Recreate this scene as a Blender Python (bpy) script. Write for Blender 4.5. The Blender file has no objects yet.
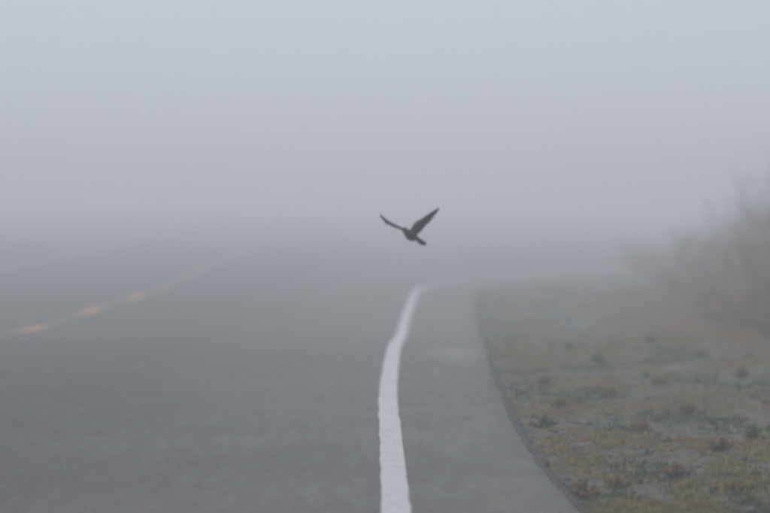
import bpy, bmesh, math, random
from mathutils import Vector, Matrix, noise

random.seed(11)
scene = bpy.context.scene
C = scene.collection

# ------------------------------------------------------------------ camera
CAM_H = 0.92
cam_d = bpy.data.cameras.new('camera')
cam = bpy.data.objects.new('camera', cam_d)
C.objects.link(cam)
cam.location = (0, 0, CAM_H)
cam.rotation_euler = (math.radians(90 - 0.248), 0, 0)
cam_d.lens = 200
cam_d.sensor_width = 36
cam_d.clip_start = 0.1
cam_d.clip_end = 3000
cam_d.dof.use_dof = True
cam_d.dof.focus_distance = 18.5
cam_d.dof.aperture_fstop = 3.1
scene.camera = cam

# ------------------------------------------------------------------ sky and sun
SUN_EL, SUN_AZ = 42.0, -1.0       # morning sun ahead, behind the fog
world = bpy.data.worlds.new('World')
scene.world = world
world.use_nodes = True
wn, wl = world.node_tree.nodes, world.node_tree.links
bg = wn['Background']
sky = wn.new('ShaderNodeTexSky')
sky.sky_type = 'NISHITA'
sky.sun_disc = False
sky.sun_elevation = math.radians(SUN_EL)
sky.sun_rotation = math.radians(SUN_AZ)
sky.air_density = 0.85
sky.dust_density = 0.5
sky.ozone_density = 4.5
wl.new(sky.outputs[0], bg.inputs['Color'])
bg.inputs['Strength'].default_value = 0.06

sun_d = bpy.data.lights.new('sun', 'SUN')
sun_d.energy = 1.5
sun_d.angle = math.radians(25)
sun_d.color = (1.0, 0.95, 0.86)
sun = bpy.data.objects.new('sun', sun_d)
C.objects.link(sun)
sun.rotation_euler = (math.radians(90 + SUN_EL), 0, math.radians(180 - SUN_AZ))
# point lamp's -Z from the sun towards the scene
_az, _el = math.radians(SUN_AZ), math.radians(SUN_EL)
_to = Vector((math.sin(_az) * math.cos(_el), math.cos(_az) * math.cos(_el), math.sin(_el)))
sun.rotation_euler = (-_to).to_track_quat('-Z', 'Y').to_euler()

vs = scene.view_settings
vs.view_transform = 'Standard'
vs.look = 'None'
vs.gamma = 1.0
vs.use_curve_mapping = False
vs.exposure = 0.34

cy = scene.cycles
cy.use_denoising = True
cy.max_bounces = 10
cy.volume_bounces = 6
cy.diffuse_bounces = 3
cy.filter_width = 3.8
cy.sample_clamp_indirect = 4.0

# ------------------------------------------------------------------ helpers
def interp(tab, d):
    """monotone-ish Catmull-Rom through (d, v) pairs"""
    if d <= tab[0][0]: return tab[0][1]
    if d >= tab[-1][0]: return tab[-1][1]
    for i in range(len(tab) - 1):
        if tab[i][0] <= d <= tab[i+1][0]:
            x0, y0 = tab[i]; x1, y1 = tab[i+1]
            xm, ym = tab[max(i-1, 0)]; xp, yp = tab[min(i+2, len(tab)-1)]
            h = x1 - x0
            m0 = (y1 - ym) / max(x1 - xm, 1e-6); m1 = (yp - y0) / max(xp - x0, 1e-6)
            t = (d - x0) / h
            return ((2*t**3 - 3*t**2 + 1) * y0 + (t**3 - 2*t**2 + t) * h * m0
                    + (-2*t**3 + 3*t**2) * y1 + (t**3 - t**2) * h * m1)

ROAD_Z = [(-60, -.02), (0, 0), (10, 0), (14.3, .003), (16.8, .012), (19.4, .042), (22.5, .064), (26, .095),
          (30, .13), (33, .116), (37, .071), (42, .055), (47.5, .112), (52, .155), (58, .205),
          (65, .255), (75, .36), (90, .53), (120, .86), (150, 1.2), (200, 1.8), (260, 2.5), (350, 3.6), (450, 4.8), (600, 5.6), (800, 5.7)]  # far rise unseen in the fog, added so the haze layer can stand higher
WHITE_X = [(-60, -.5), (0, -.05), (10, .02), (14.3, .036), (19.4, .024), (22.5, .016), (26, .03), (30, .06),
           (33, .09), (37, .14), (42.8, .19), (47.5, .26), (52, .33), (58, .43), (62, .68), (67, 1.3),
           (72, 2.3), (78, 3.6), (85, 5.2), (94, 8), (108, 14), (130, 25), (230, 90)]
EDGE_X = [(-60, .2), (0, .62), (10, .68), (14.3, .665), (16.8, .63), (19.4, .61), (22.5, .63), (26, .655), (30, .72),
          (37, .84), (42.8, .93), (47.5, 1.02), (52, 1.12), (57, 1.26), (60, 1.6), (64, 2.6), (69, 4.0), (75, 6),
          (83, 9), (102, 17.5), (125, 29), (230, 96)]
CENTRE_X = [(-60, -3.6), (10, -3.42), (40, -3.34), (47.5, -3.26), (54, -3.15), (74, -3.2), (100, -3.3), (240, -5)]
LEFT_X = [(-60, -7.6), (40, -7.4), (100, -7.4), (240, -9)]

def smooth(a, b, x):
    t = min(1, max(0, (x - a) / (b - a))); return t*t*(3-2*t)

def road_h(x, y):
    z = interp(ROAD_Z, y)
    z -= .014 * max(0, x - 1.2) * smooth(50, 75, y) * (1 - smooth(12, 40, x))
    return z

def link(name, me, mat=None, parent=None, **props):
    o = bpy.data.objects.new(name, me)
    C.objects.link(o)
    if mat is not None: me.materials.append(mat)
    if parent is not None: o.parent = parent
    for k, v in props.items(): o[k] = v
    return o

def mesh(name, verts, faces, smooth_=False):
    me = bpy.data.meshes.new(name)
    me.from_pydata([tuple(v) for v in verts], [], faces)
    if smooth_:
        me.polygons.foreach_set('use_smooth', [True] * len(me.polygons))
    me.update()
    return me

def new_mat(name, rough=0.9, spec=0.3):
    m = bpy.data.materials.new(name); m.use_nodes = True
    b = m.node_tree.nodes['Principled BSDF']
    b.inputs['Roughness'].default_value = rough
    b.inputs['Specular IOR Level'].default_value = spec
    return m, m.node_tree.nodes, m.node_tree.links, b

def noise_node(n, l, scale, detail=6, rough=.6, vec=None, dist=0):
    t = n.new('ShaderNodeTexNoise'); t.inputs['Scale'].default_value = scale
    t.inputs['Detail'].default_value = detail; t.inputs['Roughness'].default_value = rough
    t.inputs['Distortion'].default_value = dist
    if vec is not None: l.new(vec, t.inputs['Vector'])
    return t

def ramp(n, l, fac, stops):
    r = n.new('ShaderNodeValToRGB'); e = r.color_ramp.elements
    while len(e) < len(stops): e.new(0.5)
    for el, (p, c) in zip(e, stops):
        el.position = p; el.color = (*c, 1) if len(c) == 3 else c
    l.new(fac, r.inputs['Fac'])
    return r.outputs['Color']

def mix(n, l, kind, fac, a, b):
    m = n.new('ShaderNodeMix'); m.data_type = 'RGBA'; m.blend_type = kind
    if isinstance(fac, (int, float)): m.inputs['Factor'].default_value = fac
    else: l.new(fac, m.inputs['Factor'])
    for s, v in (('A', a), ('B', b)):
        sock = [i for i in m.inputs if i.name == s and i.type == 'RGBA'][0]
        if isinstance(v, tuple): sock.default_value = (*v, 1)
        else: l.new(v, sock)
    return [o for o in m.outputs if o.type == 'RGBA'][0]

# ------------------------------------------------------------------ materials
def asphalt_material():
    m, n, l, b = new_mat('asphalt', .93, .2)
    g = n.new('ShaderNodeNewGeometry').outputs['Position']
    fine = noise_node(n, l, 90, 3, .7, g)
    mpl = n.new('ShaderNodeMapping'); mpl.inputs['Scale'].default_value = (1, .09, 1); l.new(g, mpl.inputs['Vector'])
    mid = noise_node(n, l, 14, 6, .72, mpl.outputs[0])
    big = noise_node(n, l, .5, 4, .55, g)
    c1 = ramp(n, l, fine.outputs['Fac'], [(.3, (.098, .096, .083)), (.5, (.185, .18, .157)), (.72, (.32, .31, .272))])
    c2 = ramp(n, l, mid.outputs['Fac'], [(.3, (.72, .72, .72)), (.7, (1.26, 1.26, 1.25))])
    c3 = ramp(n, l, big.outputs['Fac'], [(.3, (.86, .86, .87)), (.7, (1.14, 1.13, 1.11))])
    c = mix(n, l, 'MULTIPLY', 1, c1, c2)
    c = mix(n, l, 'MULTIPLY', 1, c, c3)
    # dust gathered on the shoulder, lens vignette darkening painted into the left lane
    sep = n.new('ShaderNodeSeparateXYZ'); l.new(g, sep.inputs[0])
    vig = n.new('ShaderNodeMapRange'); vig.interpolation_type = 'SMOOTHSTEP'
    l.new(sep.outputs['X'], vig.inputs['Value'])
    for k, v in zip(('From Min', 'From Max', 'To Min', 'To Max'), (-.1, -2.0, 0, 1)): vig.inputs[k].default_value = v
    c = mix(n, l, 'MULTIPLY', vig.outputs[0], c, (.62, .62, .62))
    dm = n.new('ShaderNodeMapRange'); dm.interpolation_type = 'SMOOTHSTEP'
    l.new(sep.outputs['X'], dm.inputs['Value'])
    for k, v in zip(('From Min', 'From Max', 'To Min', 'To Max'), (.15, .6, 0, 1)): dm.inputs[k].default_value = v
    dn = noise_node(n, l, 1.6, 5, .6, g)
    dr = ramp(n, l, dn.outputs['Fac'], [(.45, (0, 0, 0)), (.7, (.7, .7, .7))])
    mm = n.new('ShaderNodeMath'); mm.operation = 'MULTIPLY'
    l.new(dm.outputs[0], mm.inputs[0]); l.new(dr, mm.inputs[1])
    c = mix(n, l, 'MIX', mm.outputs[0], c, (.26, .247, .215))
    # sand washed onto the shoulder in one pale patch
    mp = n.new('ShaderNodeMapping'); mp.inputs['Location'].default_value = (-.5 / .26, -29.6 / 1.9, 0); mp.inputs['Scale'].default_value = (1 / .26, 1 / 1.9, 0)
    l.new(g, mp.inputs['Vector'])
    ln = n.new('ShaderNodeVectorMath'); ln.operation = 'LENGTH'; l.new(mp.outputs[0], ln.inputs[0])
    ad = n.new('ShaderNodeMath'); ad.operation = 'ADD'; l.new(ln.outputs['Value'], ad.inputs[0]); l.new(mid.outputs['Fac'], ad.inputs[1])
    pf = n.new('ShaderNodeMapRange'); l.new(ad.outputs[0], pf.inputs['Value'])
    for k, v in zip(('From Min', 'From Max', 'To Min', 'To Max'), (.8, 1.6, .75, 0)): pf.inputs[k].default_value = v
    c = mix(n, l, 'MIX', pf.outputs[0], c, (.36, .34, .3))
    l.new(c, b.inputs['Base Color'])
    bp = n.new('ShaderNodeBump'); bp.inputs['Strength'].default_value = .5; bp.inputs['Distance'].default_value = .004
    l.new(fine.outputs['Fac'], bp.inputs['Height']); l.new(bp.outputs[0], b.inputs['Normal'])
    return m

def paint_material(name, col, worn, lo, hi):
    m, n, l, b = new_mat(name, .75, .3)
    g = n.new('ShaderNodeNewGeometry').outputs['Position']
    w = noise_node(n, l, 60, 5, .75, g)
    w2 = noise_node(n, l, 11, 5, .7, g)
    add = n.new('ShaderNodeMath'); add.operation = 'MULTIPLY_ADD'
    l.new(w2.outputs['Fac'], add.inputs[0]); add.inputs[1].default_value = .5
    l.new(w.outputs['Fac'], add.inputs[2])
    f = n.new('ShaderNodeMapRange'); l.new(add.outputs[0], f.inputs['Value'])
    f.inputs['From Min'].default_value = lo; f.inputs['From Max'].default_value = hi
    c = mix(n, l, 'MIX', f.outputs[0], col, worn)
    l.new(c, b.inputs['Base Color'])
    bp = n.new('ShaderNodeBump'); bp.inputs['Strength'].default_value = .4; bp.inputs['Distance'].default_value = .003
    l.new(w.outputs['Fac'], bp.inputs['Height']); l.new(bp.outputs[0], b.inputs['Normal'])
    return m

def soil_material():
    m, n, l, b = new_mat('soil', .97, .15)
    g = n.new('ShaderNodeNewGeometry').outputs['Position']
    a = noise_node(n, l, 45, 4, .7, g); k = noise_node(n, l, 2.5, 5, .6, g); p = noise_node(n, l, 9, 5, .65, g)
    c1 = ramp(n, l, a.outputs['Fac'], [(.3, (.13, .12, .095)), (.5, (.21, .197, .162)), (.7, (.33, .312, .262))])
    c2 = ramp(n, l, k.outputs['Fac'], [(.38, (.11, .12, .06)), (.52, (.20, .19, .155)), (.65, (.22, .15, .075))])
    c = mix(n, l, 'MIX', .5, c1, c2)
    c3 = ramp(n, l, p.outputs['Fac'], [(.35, (.5, .52, .46)), (.65, (1.25, 1.22, 1.15))])
    c = mix(n, l, 'MULTIPLY', 1, c, c3)
    q = noise_node(n, l, 22, 3, .6, g)
    c = mix(n, l, 'MULTIPLY', 1, c, ramp(n, l, q.outputs['Fac'], [(.35, (.6, .6, .58)), (.65, (1.25, 1.25, 1.22))]))
    l.new(c, b.inputs['Base Color'])
    bp = n.new('ShaderNodeBump'); bp.inputs['Strength'].default_value = .7; bp.inputs['Distance'].default_value = .012
    l.new(a.outputs['Fac'], bp.inputs['Height']); l.new(bp.outputs[0], b.inputs['Normal'])
    return m

def leaf_material(name, stops, scale=9):
    m, n, l, b = new_mat(name, .85, .2)
    g = n.new('ShaderNodeNewGeometry').outputs['Position']
    a = noise_node(n, l, scale, 4, .7, g)
    col = ramp(n, l, a.outputs['Fac'], stops)
    l.new(col, b.inputs['Base Color'])
    tl = n.new('ShaderNodeBsdfTranslucent'); l.new(col, tl.inputs['Color'])
    mx = n.new('ShaderNodeMixShader'); mx.inputs[0].default_value = .5
    l.new(b.outputs[0], mx.inputs[1]); l.new(tl.outputs[0], mx.inputs[2])
    l.new(mx.outputs[0], n['Material Output'].inputs['Surface'])
    return m

def plain_material(name, c0, c1, scale, rough=.9):
    m, n, l, b = new_mat(name, rough, .25)
    g = n.new('ShaderNodeNewGeometry').outputs['Position']
    a = noise_node(n, l, scale, 5, .65, g)
    l.new(ramp(n, l, a.outputs['Fac'], [(.35, c0), (.65, c1)]), b.inputs['Base Color'])
    return m

M = {
    'asphalt': asphalt_material(),
    'white': paint_material('white_paint', (.82, .81, .78), (.2, .197, .185), .72, 1.1),
    'yellow': paint_material('yellow_paint', (.92, .38, .004), (.7, .31, .02), .95, 1.4),
    'faded': paint_material('faded_yellow_paint', (.5, .31, .12), (.2, .18, .14), .7, 1.05),
    'ghost': paint_material('worn_paint', (.165, .16, .142), (.115, .112, .1), .5, .85),
    'edge': plain_material('broken_bitumen', (.006, .006, .006), (.018, .0175, .017), 30),
    'soil': soil_material(),
    'green': leaf_material('green_grass', [(.3, (.065, .10, .04)), (.5, (.11, .145, .06)), (.7, (.17, .19, .08))]),
    'straw': leaf_material('dry_grass', [(.3, (.30, .24, .085)), (.5, (.40, .32, .12)), (.7, (.28, .27, .10))]),
    'rust': leaf_material('rust_weed', [(.3, (.27, .165, .06)), (.5, (.38, .235, .09)), (.7, (.38, .28, .12))]),
    'stone': plain_material('gravel_stone', (.24, .235, .22), (.5, .49, .46), 13),
    'pale': plain_material('pale_stone', (.5, .49, .46), (.72, .71, .68), 20),
    'bark': plain_material('twig_bark', (.18, .115, .065), (.28, .185, .11), 20),
    'dryleaf': leaf_material('brown_leaf', [(.3, (.26, .15, .06)), (.5, (.36, .22, .095)), (.7, (.40, .26, .125))], 4),
    'plumage': plain_material('black_plumage', (.005, .0048, .0046), (.014, .0125, .0115), 60, .95),
    'red': plain_material('red_shoulder', (.42, .035, .02), (.6, .07, .035), 90, .7),
    'buff': plain_material('buff_edge', (.6, .42, .2), (.7, .5, .28), 90, .7),
    'beak': plain_material('beak_horn', (.012, .012, .013), (.03, .03, .03), 60, .4),
    'eye': plain_material('eye_gloss', (.004, .004, .004), (.01, .01, .01), 60, .1),
}

# ------------------------------------------------------------------ road
def ysteps(a, b, step0, k):
    ys, y = [], a
    while y < b:
        ys.append(y); y += max(step0, y * k)
    ys.append(b); return ys

Y_ROWS = [-60, -40, -20, -5, 4] + ysteps(8, 230, .25, .008)

def strip(x_lo, x_hi, rows, dz, nx=1):
    v, f = [], []
    for y in rows:
        a, b_ = x_lo(y), x_hi(y)
        for i in range(nx + 1):
            x = a + (b_ - a) * i / nx
            v.append((x, y, road_h(x, y) + dz))
    w = nx + 1
    for r in range(len(rows) - 1):
        for i in range(nx):
            f.append((r*w+i, r*w+i+1, (r+1)*w+i+1, (r+1)*w+i))
    return v, f

def road_edge(y):
    return interp(EDGE_X, y) + .016 * noise.noise((3.1, y * 2.3, 0)) + .009 * noise.noise((7.7, y * 9, 2)) * (1 if y < 50 else 0)

NX = 40
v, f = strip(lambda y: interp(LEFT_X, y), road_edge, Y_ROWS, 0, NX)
w = NX + 1
# skirts down into the ground on both sides
for col in (0, NX):
    base = len(v)
    for r in range(len(Y_ROWS)):
        x, y, z = v[r*w+col]; v.append((x + (.01 if col else -.01), y, z - .14))
    for r in range(len(Y_ROWS) - 1):
        q = (r*w+col, (r+1)*w+col, base+r+1, base+r)
        f.append(q if col == 0 else q[::-1])
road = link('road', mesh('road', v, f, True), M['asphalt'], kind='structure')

def wob(y, s, a=.006):
    return a * noise.noise((s, y * 1.7, 0)) + a * .6 * noise.noise((s + 9, y * 7, 0))

rows = [y for y in Y_ROWS if 4 <= y <= 200]
v, f = strip(lambda y: interp(WHITE_X, y) - .049 + wob(y, 1), lambda y: interp(WHITE_X, y) + .049 + wob(y, 5), rows, .004)
link('edge_line', mesh('edge_line', v, f), M['white'], road)
v, f = strip(lambda y: interp(LEFT_X, y) + .5, lambda y: interp(LEFT_X, y) + .6, rows, .004)
link('edge_line', mesh('edge_line', v, f), M['white'], road)

# yellow centre dashes, worn strip of old paint between them
DASH0, CYC, DLEN = 39.2, 6.85, 2.7
for k in range(-5, 15):
    a = DASH0 + k * CYC
    rr = [a + DLEN * i / 8 for i in range(9)]
    cx = lambda y: interp(CENTRE_X, y)
    v, f = strip(lambda y: cx(y) - .06, lambda y: cx(y) + .06, rr, .004)
    link('centre_dash', mesh('centre_dash', v, f), M['yellow' if k < 3 else 'faded'], road)
    rr = [a + DLEN + .25 + (CYC - DLEN - .5) * i / 12 for i in range(13)]
    v, f = strip(lambda y: cx(y) - .05 + wob(y, 3, .01), lambda y: cx(y) + .05 + wob(y, 4, .01), rr, .004)
    link('worn_line', mesh('worn_line', v, f), M['ghost'], road)

# broken dark bitumen lip along the right pavement edge
rows = [y for y in ysteps(8, 120, .06, .004)]
v, f = [], []
for y in rows:
    x = road_edge(y); z = road_h(x, y)
    wd = .036 + .016 * noise.noise((y * 3.1, 1.2, 4)) + .008 * noise.noise((y * 13, 2.2, 4))
    v += [(x - .012, y, z + .003), (x + wd * .55, y, z - .006), (x + wd, y, z - .016), (x + wd + .01, y, z - .09)]
for r in range(len(rows) - 1):
    for i in range(3):
        f.append((r*4+i, r*4+i+1, (r+1)*4+i+1, (r+1)*4+i))
link('pavement_edge', mesh('pavement_edge', v, f), M['edge'], road)

# hairline cracks across the lanes
for y0, xa, xb, sd in ((25.6, -2.6, -.9, 1), (33.5, -3.0, -1.1, 4)):
    v, f = [], []
    K = 24
    for i in range(K + 1):
        x = xa + (xb - xa) * i / K
        y = y0 + .22 * noise.noise((x * 1.3, sd * 7, 0)) + .06 * noise.noise((x * 6, sd * 7, 3))
        w_ = .008 * math.sin(math.pi * (i + .5) / (K + 1)) + .004
        v += [(x, y - w_, road_h(x, y - w_) + .003), (x, y + w_, road_h(x, y + w_) + .003)]
    f = [(2*i, 2*i+2, 2*i+3, 2*i+1) for i in range(K)]
    link('crack', mesh('crack', v, f), M['edge'], road)

# ------------------------------------------------------------------ ground sheet
def ground_h(x, y):
    e = interp(EDGE_X, y); lf = interp(LEFT_X, y)
    z = road_h(x, y)
    t = x - e
    if lf < x < e:
        return z - .035 - .1 * smooth(0, .12, min(-t, x - lf))
    if t >= 0:
        k = smooth(0, .5, t)
        b = .05 * noise.noise((x * .8, y * .35, 1)) + .03 * noise.noise((x * 2.7, y * 2.2, 3)) + .016 * noise.noise((x * 9, y * 9, 6))
        far = 1 - smooth(20, 60, x)
        return z - .03 + b * (.3 + .7 * k) * far - .025 * k * far + .03 * max(0, min(t, 6) - .6) * (1 - smooth(45, 58, y) * 1.0)
    t = lf - x
    return z - .03 + .05 * noise.noise((x * .5, y * .5, 1)) * smooth(0, 1, t)

def axis(segs):
    out = []
    for a, b_, n_ in segs:
        out += [a + (b_ - a) * i / n_ for i in range(n_)]
    return out + [segs[-1][1]]

gx = axis([(-500, -60, 12), (-60, -7.4, 20), (-7.4, .5, 20), (.5, 3.2, 62), (3.2, 8, 50), (8, 30, 24), (30, 500, 14)])
gy = axis([(-200, 8, 20), (8, 30, 300), (30, 65, 170), (65, 130, 60), (130, 800, 20)])
v = [(x, y, ground_h(x, y)) for y in gy for x in gx]
w = len(gx)
f = [(r*w+i, r*w+i+1, (r+1)*w+i+1, (r+1)*w+i) for r in range(len(gy)-1) for i in range(w-1)]
link('ground', mesh('ground', v, f, True), M['soil'], kind='structure')

# ------------------------------------------------------------------ verge cover: gravel and grass (uncountable)
def visible_x(y):       # right-hand limit of the verge strip that is planted
    return 1.2 + y * .11

def blade(v, f, p, ang, h, wd, lean):
    dx, dy = math.cos(ang), math.sin(ang)
    px, py = -dy * wd, dx * wd
    b = len(v)
    q1 = (p[0] + dx*lean*.35, p[1] + dy*lean*.35, p[2] + h*.6)
    q2 = (p[0] + dx*lean, p[1] + dy*lean, p[2] + h)
    v += [(p[0]-px, p[1]-py, p[2]-.01), (p[0]+px, p[1]+py, p[2]-.01), (q1[0]+px*.8, q1[1]+py*.8, q1[2]), (q1[0]-px*.8, q1[1]-py*.8, q1[2]), q2]
    f += [(b, b+1, b+2, b+3), (b+3, b+2, b+4)]

def clump(v, f, x, y, r, h, n_, wd):
    for _ in range(n_):
        a = random.uniform(0, 2*math.pi); rr = r * math.sqrt(random.random())
        bx, by = x + math.cos(a)*rr, y + math.sin(a)*rr
        hh = h * random.uniform(.5, 1.15) * (1 - .5 * rr / r)
        blade(v, f, (bx, by, ground_h(bx, by)), a + random.uniform(-.8, .8), hh, wd * random.uniform(.6, 1.3), hh * random.uniform(.2, .9))

cover = {'green': ([], []), 'straw': ([], []), 'rust': ([], [])}
rnd = random.Random(5)
N = 0
while N < 15000:
    y = 11 + (62 - 11) * (rnd.random() ** 1.5)
    e = interp(EDGE_X, y)
    x = e + .02 + (visible_x(y) - e) * rnd.random() ** 1.15
    t = x - e
    m1 = noise.noise((x * 2.2, y * .7, 11)); m2 = noise.noise((x * 4.5, y * 1.3, 31))
    m3 = noise.noise((x * 1.7, y * .6, 71))
    dens = .62 + 1.2 * m1 + 1.0 * m2
    dens *= smooth(-.05, .35, t) * .85 + .15
    if rnd.random() > dens: continue
    N += 1
    kind = 'green' if m3 + rnd.uniform(-.25, .25) < -.11 else ('rust' if m3 + rnd.uniform(-.3, .3) > .28 else 'straw')
    vv, ff = cover[kind]
    random.seed(N)
    clump(vv, ff, x, y, rnd.uniform(.02, .07), rnd.uniform(.012, .042), rnd.randint(9, 16), .0045)
for kind, nm, lb in (('green', 'green_grass', 'short green grass growing over the gravel verge'),
                     ('straw', 'dry_grass', 'short straw-coloured dry grass over the gravel verge'),
                     ('rust', 'rusty_ground_cover', 'low rust-brown withered weeds spread over the gravel verge')):
    link(nm, mesh(nm, *cover[kind]), M[kind], kind='stuff', label=lb, category='grass')

# gravel
def ico(sub=1):
    bm = bmesh.new(); bmesh.ops.create_icosphere(bm, subdivisions=sub, radius=1)
    vs_ = [x.co.copy() for x in bm.verts]; fs = [tuple(q.index for q in p.verts) for p in bm.faces]; bm.free(); return vs_, fs
iv, iff = ico(1)
v, f = [], []
for k in range(4500):
    y = 11 + 45 * (rnd.random() ** 1.7); e = interp(EDGE_X, y)
    x = e + .04 + (visible_x(y) - e) * rnd.random() ** 1.5
    r = .004 + .011 * rnd.random() ** 3
    z = ground_h(x, y) + r * .3; b = len(v); s = rnd.random() * 99
    for q in iv:
        k2 = r * (1 + .3 * noise.noise(q * 1.3 + Vector((s, 0, 0))))
        v.append((x + q.x*k2*1.25, y + q.y*k2, z + q.z*k2*.65))
    f += [tuple(b + i for i in t) for t in iff]
link('gravel', mesh('gravel', v, f), M['stone'], kind='stuff', label='small grey gravel strewn over the road verge', category='gravel')

# ------------------------------------------------------------------ stones one can tell apart
def stone(x, y, r, mat, label, group=None, sq=.6):
    z = ground_h(x, y); s = x * 13 + y
    V, F = ico(2); vv = []
    for q in V:
        k = r * (1 + .28 * noise.noise(q * 1.1 + Vector((s, 0, 0))) + .1 * noise.noise(q * 3 + Vector((0, s, 0))))
        vv.append((q.x*k*1.2, q.y*k, q.z*k*sq))
    o = link('stone', mesh('stone', vv, F), M[mat], label=label, category='stone')
    o.location = (x, y, z + r * sq * .45); o.rotation_euler = (0, 0, s)
    if group: o['group'] = group
    return o

F_PX = 200 / 36 * 770
def place(px, d): return (px - 385) * d / F_PX        # metres right of the lens axis at distance d
stone(place(638, 14.6), 14.6, .016, 'pale', 'small pale stone in the grass beside the pavement edge')
for px, d in ((752, 15.0), (700, 17.5), (590, 15.6), (664, 19.5), (612, 21.5), (735, 22.5), (690, 26)):
    stone(place(px, d), d, rnd.uniform(.014, .024), 'stone', 'grey stone lying among weeds on the verge', 'grey stones on the verge')

# ------------------------------------------------------------------ weeds one can tell apart
def weed(px, d, r, h, mat, name, label, group):
    x = place(px, d); random.seed(int(px * 7 + d))
    e = bpy.data.objects.new(name, None); C.objects.link(e)
    e.location = (x, d, ground_h(x, d)); e['label'] = label; e['category'] = 'weed'; e['group'] = group
    sv, sf, lv, lf = [], [], [], []
    for k in range(26):
        a = random.uniform(0, 6.283); ln = math.sqrt(random.random())
        tip = Vector((math.cos(a) * r * ln, math.sin(a) * r * ln, h * random.uniform(.55, 1) * (1.05 - .75 * ln * ln)))
        b = len(sv)
        n1 = Vector((-math.sin(a), math.cos(a), 0)) * .0025
        sv += [-n1, n1, tip + n1*.5, tip - n1*.5]; sf.append((b, b+1, b+2, b+3))
        sv += [Vector((0, 0, -.003)), Vector((0, 0, .003)), tip + Vector((0, 0, .002)), tip - Vector((0, 0, .002))]; sf.append((b+4, b+5, b+6, b+7))
        for q in range(16):
            t = random.uniform(.15, 1.05); p = tip * t
            d1 = Vector((random.uniform(-1, 1), random.uniform(-1, 1), random.uniform(-.2, 1))).normalized()
            d2 = d1.cross(Vector((random.random(), random.random(), random.random()))).normalized()
            s = random.uniform(.010, .02); c = len(lv)
            lv += [p, p + d1*s*.5 + d2*s*.3, p + d1*s, p + d1*s*.5 - d2*s*.3]; lf.append((c, c+1, c+2, c+3))
    link('stem', mesh('stem', sv, sf), M['bark'], e); link('foliage', mesh('foliage', lv, lf), M[mat], e)

for px, d in ((755, 19.5), (545, 20.2), (600, 29), (650, 33), (570, 33), (700, 30)):
    weed(px, d, .075, .07, 'green', 'green_weed', 'dark green bushy weed growing on the gravel verge', 'dark green weeds on the verge')
for px, d in ((585, 15.5), (676, 17.2), (720, 18.3), (640, 20.5), (612, 24), (690, 22), (545, 25.5), (740, 26)):
    weed(px, d, .07, .08, 'rust', 'brown_weed', 'withered orange-brown weed growing on the gravel verge', 'withered brown weeds on the verge')
for px, d in ((620, 16.4), (735, 16), (660, 25), (560, 22.5)):
    weed(px, d, .07, .07, 'straw', 'straw_weed', 'straw-coloured dry weed growing on the gravel verge', 'straw-coloured weeds on the verge')

# ------------------------------------------------------------------ brown shrubs right of the verge
def tube(v, f, pts, r0, r1, n_=5):
    b = len(v); K = len(pts)
    for i, p in enumerate(pts):
        r = r0 + (r1 - r0) * i / (K - 1)
        t = (pts[min(i+1, K-1)] - pts[max(i-1, 0)]).normalized()
        u = t.cross(Vector((.3, .9, .1))).normalized(); w_ = t.cross(u)
        for k in range(n_):
            a = 6.2832 * k / n_
            v.append(p + (u * math.cos(a) + w_ * math.sin(a)) * r)
    for i in range(K - 1):
        for k in range(n_):
            f.append((b+i*n_+k, b+i*n_+(k+1) % n_, b+(i+1)*n_+(k+1) % n_, b+(i+1)*n_+k))

def shrub(x, y, H, R, seed, label):
    rg = random.Random(seed)
    e = bpy.data.objects.new('brown_shrub', None); C.objects.link(e)
    e.location = (x, y, ground_h(x, y) - .03)
    e['label'] = label; e['category'] = 'shrub'; e['group'] = 'brown shrubs along the verge'
    sv, sf, lv, lf = [], [], [], []
    for k in range(24):
        a = rg.uniform(0, 6.283); out = R * 1.5 * rg.random(); h = H * (.3 + .9 * rg.random() ** 1.5) * (.85 if y < 60 else 1) * (1 - .15 * (out / R) ** 2)
        p0 = Vector((math.cos(a) * R * .12 * rg.random(), math.sin(a) * R * .12 * rg.random(), 0))
        p3 = Vector((math.cos(a) * out, math.sin(a) * out, h))
        pts = []
        for i in range(6):
            t = i / 5
            p = p0.lerp(p3, t) + Vector((0, 0, .12 * H * math.sin(t * 3.14))) + Vector((rg.uniform(-1, 1), rg.uniform(-1, 1), 0)) * .03 * H * t
            pts.append(p)
        tube(sv, sf, pts, .011, .003)
        for q in range(7):
            i = rg.randint(1, 4); t = rg.random(); p = pts[i].lerp(pts[i+1], t)
            d = Vector((rg.uniform(-1, 1), rg.uniform(-1, 1), rg.uniform(.4, 1.6))).normalized() * H * rg.uniform(.1, .24)
            tube(sv, sf, [p, p + d*.5 + Vector((0, 0, .01)), p + d], .004, .0015, 3)
            for z in range(max(2, 9 - int(5 * p.z / H))):
                c = p + d * rg.uniform(.1, 1.05) + Vector((rg.gauss(0, .05), rg.gauss(0, .05), rg.gauss(0, .05)))
                d1 = Vector((rg.uniform(-1, 1), rg.uniform(-1, 1), rg.uniform(-1, 1))).normalized()
                d2 = d1.cross(Vector((rg.random(), rg.random(), rg.random() + .01))).normalized()
                s = rg.uniform(.03, .06); b = len(lv)
                lv += [c, c + d1*s*.5 + d2*s*.22, c + d1*s, c + d1*s*.5 - d2*s*.22]; lf.append((b, b+1, b+2, b+3))
    link('stem', mesh('stem', sv, sf, True), M['bark'], e)
    link('crown', mesh('crown', lv, lf), M['dryleaf'], e)

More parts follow.
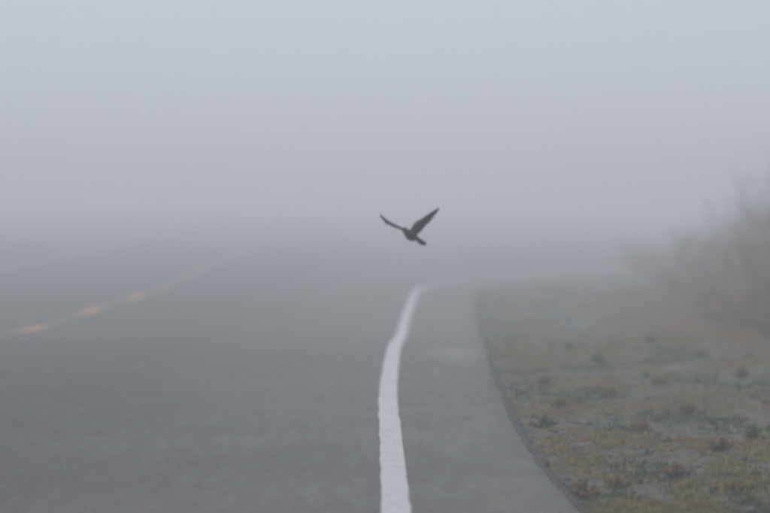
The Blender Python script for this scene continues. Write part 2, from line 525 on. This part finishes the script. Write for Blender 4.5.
SHRUBS = ((785, 33, .6, .34), (762, 36, .6, .34), (800, 38, 1.0, .42), (735, 39, .5, .34), (778, 42, 1.0, .45), (750, 44, .85, .42), (712, 44, .5, .36),
          (796, 46, 1.35, .5), (768, 49, 1.2, .5), (730, 51, .9, .5), (692, 52, .5, .4), (784, 55, 1.55, .6), (748, 57, 1.2, .6),
          (708, 58, .8, .55), (806, 61, 1.95, .75), (768, 64, 1.6, .7), (727, 66, 1.15, .7), (684, 68, .65, .6), (660, 71, .5, .5),
          (705, 76, 1.0, .8), (750, 78, 1.7, .9), (792, 80, 2.3, 1.0), (650, 82, .6, .7), (680, 88, .8, .8), (725, 90, 1.4, .9), (772, 92, 2.2, 1.1))
for i, (px, d, H, R) in enumerate(SHRUBS):
    if H < .7: lb = 'knee-high brown shrub where the gravel verge meets the brush'
    elif H < 1.3: lb = 'waist-high withered brown shrub in the brush beyond the verge'
    else: lb = 'tall withered brown shrub at the back of the brush, faded by fog'
    shrub(place(px, d), d, H, R, 100 + i, lb)

# tall dry grass between and in front of the shrubs
v, f = [], []
random.seed(77)
n_ = 0
while n_ < 5200:
    y = 27 + 62 * random.random() ** 1.2
    e = interp(EDGE_X, y)
    x = e + .9 + random.random() * (y * .115 + .6 - e)
    t = x - e
    dens = smooth(.8, 2.6, t + .7 * noise.noise((x * .9, y * .3, 51))) * (.35 + .65 * smooth(27, 40, y))
    if random.random() > dens: continue
    n_ += 1
    hh = (.06 + .34 * smooth(1.0, 3.6, t) * random.uniform(.5, 1)) * smooth(20, 42, y)
    for q in range(7):
        bx, by = x + random.gauss(0, .05), y + random.gauss(0, .05)
        blade(v, f, (bx, by, ground_h(bx, by)), random.uniform(0, 6.283), hh * random.uniform(.6, 1.2), .005, hh * random.uniform(.05, .5))
link('tall_dry_grass', mesh('tall_dry_grass', v, f), M['dryleaf'], kind='stuff', label='tall brown dry grass growing between the shrubs', category='grass')

# ------------------------------------------------------------------ the bird
BD = 16.2
BS = BD / 21.0
def bird():
    Fw = Vector((-.43, .85, .22)).normalized()                        # nose direction: away and to the left, climbing
    Lw = Vector((-.86, -.6, .47)); Lw = (Lw - Fw * Lw.dot(Fw)).normalized()
    Rw = Vector((.76, .19, .68)); Rw = (Rw - Fw * Rw.dot(Fw)).normalized()
    Up = (Lw + Rw).normalized()
    Side = Fw.cross(Up).normalized()                                  # bird's right
    bm = bmesh.new()
    # trunk, neck, head: rings along the body axis
    prof = [(-.062, .010, .008, -.002), (-.05, .018, .015, -.002), (-.03, .0255, .023, -.003), (-.005, .030, .029, -.004), (.02, .030, .030, -.003),
            (.042, .025, .025, .001), (.055, .0195, .0195, .005), (.066, .0175, .0175, .008), (.078, .0175, .0175, .010), (.088, .014, .014, .010), (.095, .007, .007, .0085)]
    NR = 14; rings = []
    for (s, a, b, up) in prof:
        rings.append([bm.verts.new(Fw*s*.95 + Up*(up + .82*b*math.sin(6.2832*k/NR)) + Side*(.78*a*math.cos(6.2832*k/NR))) for k in range(NR)])
    for r0, r1 in zip(rings, rings[1:]):
        for k in range(NR): bm.faces.new((r0[k], r0[(k+1) % NR], r1[(k+1) % NR], r1[k]))
    bm.faces.new(rings[0][::-1]); bm.faces.new(rings[-1])
    # wings: each section = (fraction of span, chord forward, chord aft, rise, twist)
    def wing(W, span, secs, flip):
        nrm = Fw.cross(W).normalized()
        if nrm.dot(Up) < 0: nrm = -nrm
        rows_ = []
        NC = 7
        for (t, cf, ca, rise, sweep, tw) in secs:
            cf, ca = cf * 1.1, ca * 1.22
            Fc = (Fw * math.cos(tw) + nrm * math.sin(tw))
            c = W * (span * t) + nrm * rise + Fw * (sweep + .012) + Up * .010
            th = .0052 * (1 - .55 * t)
            top, bot = [], []
            for i in range(NC):
                u = i / (NC - 1); pos = cf + (-ca - cf) * u
                camber = .010 * math.sin(u * 3.14) * (1 - .4*t)
                tk = th * (math.sin(min(1, u * 2 + .25) * 1.57) * (1 - u * .75))
                top.append(bm.verts.new(c + Fc*pos + nrm*(camber + tk)))
                bot.append(bm.verts.new(c + Fc*pos + nrm*(camber - tk)))
            rows_.append(top + bot[::-1])
        n2 = NC * 2
        for a, b in zip(rows_, rows_[1:]):
            for k in range(n2): bm.faces.new((a[k], a[(k+1) % n2], b[(k+1) % n2], b[k]))
        bm.faces.new(rows_[0][::-1]); bm.faces.new(rows_[-1])
    SR = [(.0, .020, .046, 0, 0, 0), (.15, .024, .052, .0, .002, 0), (.3, .025, .052, 0, .008, 0), (.45, .021, .047, 0, .010, 0), (.6, .016, .040, 0, .008, 0),
          (.75, .012, .031, 0, .002, 0), (.87, .008, .021, 0, -.006, 0), (.95, .004, .012, 0, -.012, 0), (1.0, .0015, .004, 0, -.018, 0)]
    SL = [(t, cf, ca, -.012 * math.sin(t * 3.14) + .006 * t, sw, .55 * smooth(.45, .85, t)) for (t, cf, ca, r, sw, tw) in SR]
    wing(Rw, .188, SR, False)
    wing(Lw, .212, SL, True)
    # separate primaries as fingers at the wing tips
    def tip_feathers(W, span, rise):
        nrm = Fw.cross(W).normalized()
        for i in range(6):
            a0 = W * (span * (.72 - .07*i)) + Fw * (.006 - .005*i) + Up * .010 + nrm * rise
            dr = (W - Fw * (.16 + .10*i)).normalized()
            ln = .048 - .002*i; sd = dr.cross(nrm).normalized()
            q = []
            for (t, wd) in ((0, .004), (.5, .0055), (.85, .0045), (1, .0012)):
                c = a0 + dr*(ln*t)
                q.append([bm.verts.new(c + sd*wd + nrm*.0016), bm.verts.new(c - sd*wd + nrm*.0016), bm.verts.new(c - sd*wd - nrm*.0016), bm.verts.new(c + sd*wd - nrm*.0016)])
            for a, b in zip(q, q[1:]):
                for k in range(4): bm.faces.new((a[k], a[(k+1) % 4], b[(k+1) % 4], b[k]))
            bm.faces.new(q[0][::-1]); bm.faces.new(q[-1])
    tip_feathers(Rw, .188, 0)
    tip_feathers(Lw, .212, -.004)
    # tail: fan of flat feathers
    for i in range(-2, 3):
        dr = (-Fw + Side * (.04 * i + .14) - Up * .3).normalized(); sd = dr.cross(Up).normalized()
        a0 = -Fw * .045 + Side * .0035 * i; ln = .082 - .004 * abs(i); nr = sd.cross(dr)
        q = []
        for (t, wd) in ((0, .004), (.6, .0065), (.92, .0065), (1, .003)):
            c = a0 + dr * (ln * t) + nr * (.0008 * abs(i))
            q.append([bm.verts.new(c + sd*wd + nr*.0017), bm.verts.new(c - sd*wd + nr*.0017), bm.verts.new(c - sd*wd - nr*.0017), bm.verts.new(c + sd*wd - nr*.0017)])
        for a, b in zip(q, q[1:]):
            for k in range(4): bm.faces.new((a[k], a[(k+1) % 4], b[(k+1) % 4], b[k]))
        bm.faces.new(q[0][::-1]); bm.faces.new(q[-1])
    bmesh.ops.recalc_face_normals(bm, faces=bm.faces)
    me = bpy.data.meshes.new('blackbird'); bm.to_mesh(me); bm.free()
    o = link('flying_bird', me, M['plumage'], label='black bird with red shoulder patch flying with raised wings above the road', category='bird')
    rm = o.modifiers.new('weld', 'REMESH'); rm.mode = 'VOXEL'; rm.voxel_size = .0016; rm.use_smooth_shade = True
    o.scale = (BS, BS, BS)
    o.location = (place(411.5, BD), BD, CAM_H + (238 - 235.5) * BD / F_PX)
    # red shoulder patches, buff rim, beak, eyes
    def blob(name, c, ax, rad, mat, lab=None):
        V, Fc = ico(2); vv = []
        for q in V: vv.append(c + ax[0]*q.x*rad[0] + ax[1]*q.y*rad[1] + ax[2]*q.z*rad[2])
        p = link(name, mesh(name, vv, Fc, True), M[mat], o)
        if lab: p['label'] = lab
    for W, sp, rs in ((Rw, .188, 0), (Lw, .212, -.008)):
        n_ = Fw.cross(W).normalized()
        if n_.dot(Up) < 0: n_ = -n_
        c = W * sp * .32 + n_ * rs + Fw * .043 + Up * .010
        blob('shoulder_patch', c + n_ * .002, (W, Fw, n_), (.026, .011, .0062), 'red', 'red shoulder patch')
        blob('patch_rim', c - Fw * .012 + n_ * .003, (W, Fw, n_), (.022, .005, .0055), 'buff', 'buff rim below the red patch')
    v = []; K = 8
    for s, r in ((.090, .0065), (.104, .004), (.114, .0008)):
        v += [Fw*s + Up*(.008 - (s - .09)*.12 + r*math.sin(6.2832*k/K)) + Side*(r*math.cos(6.2832*k/K)) for k in range(K)]
    fc = [(r*K+k, r*K+(k+1) % K, (r+1)*K+(k+1) % K, (r+1)*K+k) for r in range(2) for k in range(K)] + [tuple(range(2*K, 3*K))]
    link('beak', mesh('beak', v, fc, True), M['beak'], o)
    for s in (-1, 1):
        blob('eye', Fw*.081 + Up*.013 + Side*(s*.0155), (Fw, Up, Side), (.003, .003, .002), 'eye')
bird()

# ------------------------------------------------------------------ the fog
FOG_TOP, FOG_DENS, FOG_G = 6.3, .0132, .8
me = mesh('haze', [(-600, -300, -1.4), (600, -300, -1.4), (600, 900, -1.4), (-600, 900, -1.4),
                   (-600, -300, FOG_TOP), (600, -300, FOG_TOP), (600, 900, FOG_TOP), (-600, 900, FOG_TOP)],
          [(3, 2, 1, 0), (4, 5, 6, 7), (0, 1, 5, 4), (1, 2, 6, 5), (2, 3, 7, 6), (3, 0, 4, 7)])
hm = bpy.data.materials.new('fog'); hm.use_nodes = True
hn, hl = hm.node_tree.nodes, hm.node_tree.links
hn.clear()
out = hn.new('ShaderNodeOutputMaterial'); vol = hn.new('ShaderNodeVolumePrincipled')
vol.inputs['Color'].default_value = (.97, .96, .955, 1)
vol.inputs['Density'].default_value = FOG_DENS
vol.inputs['Anisotropy'].default_value = FOG_G
hl.new(vol.outputs[0], out.inputs['Volume'])
link('haze', me, hm, kind='stuff', label='pale grey ground fog filling the air over the road', category='fog')
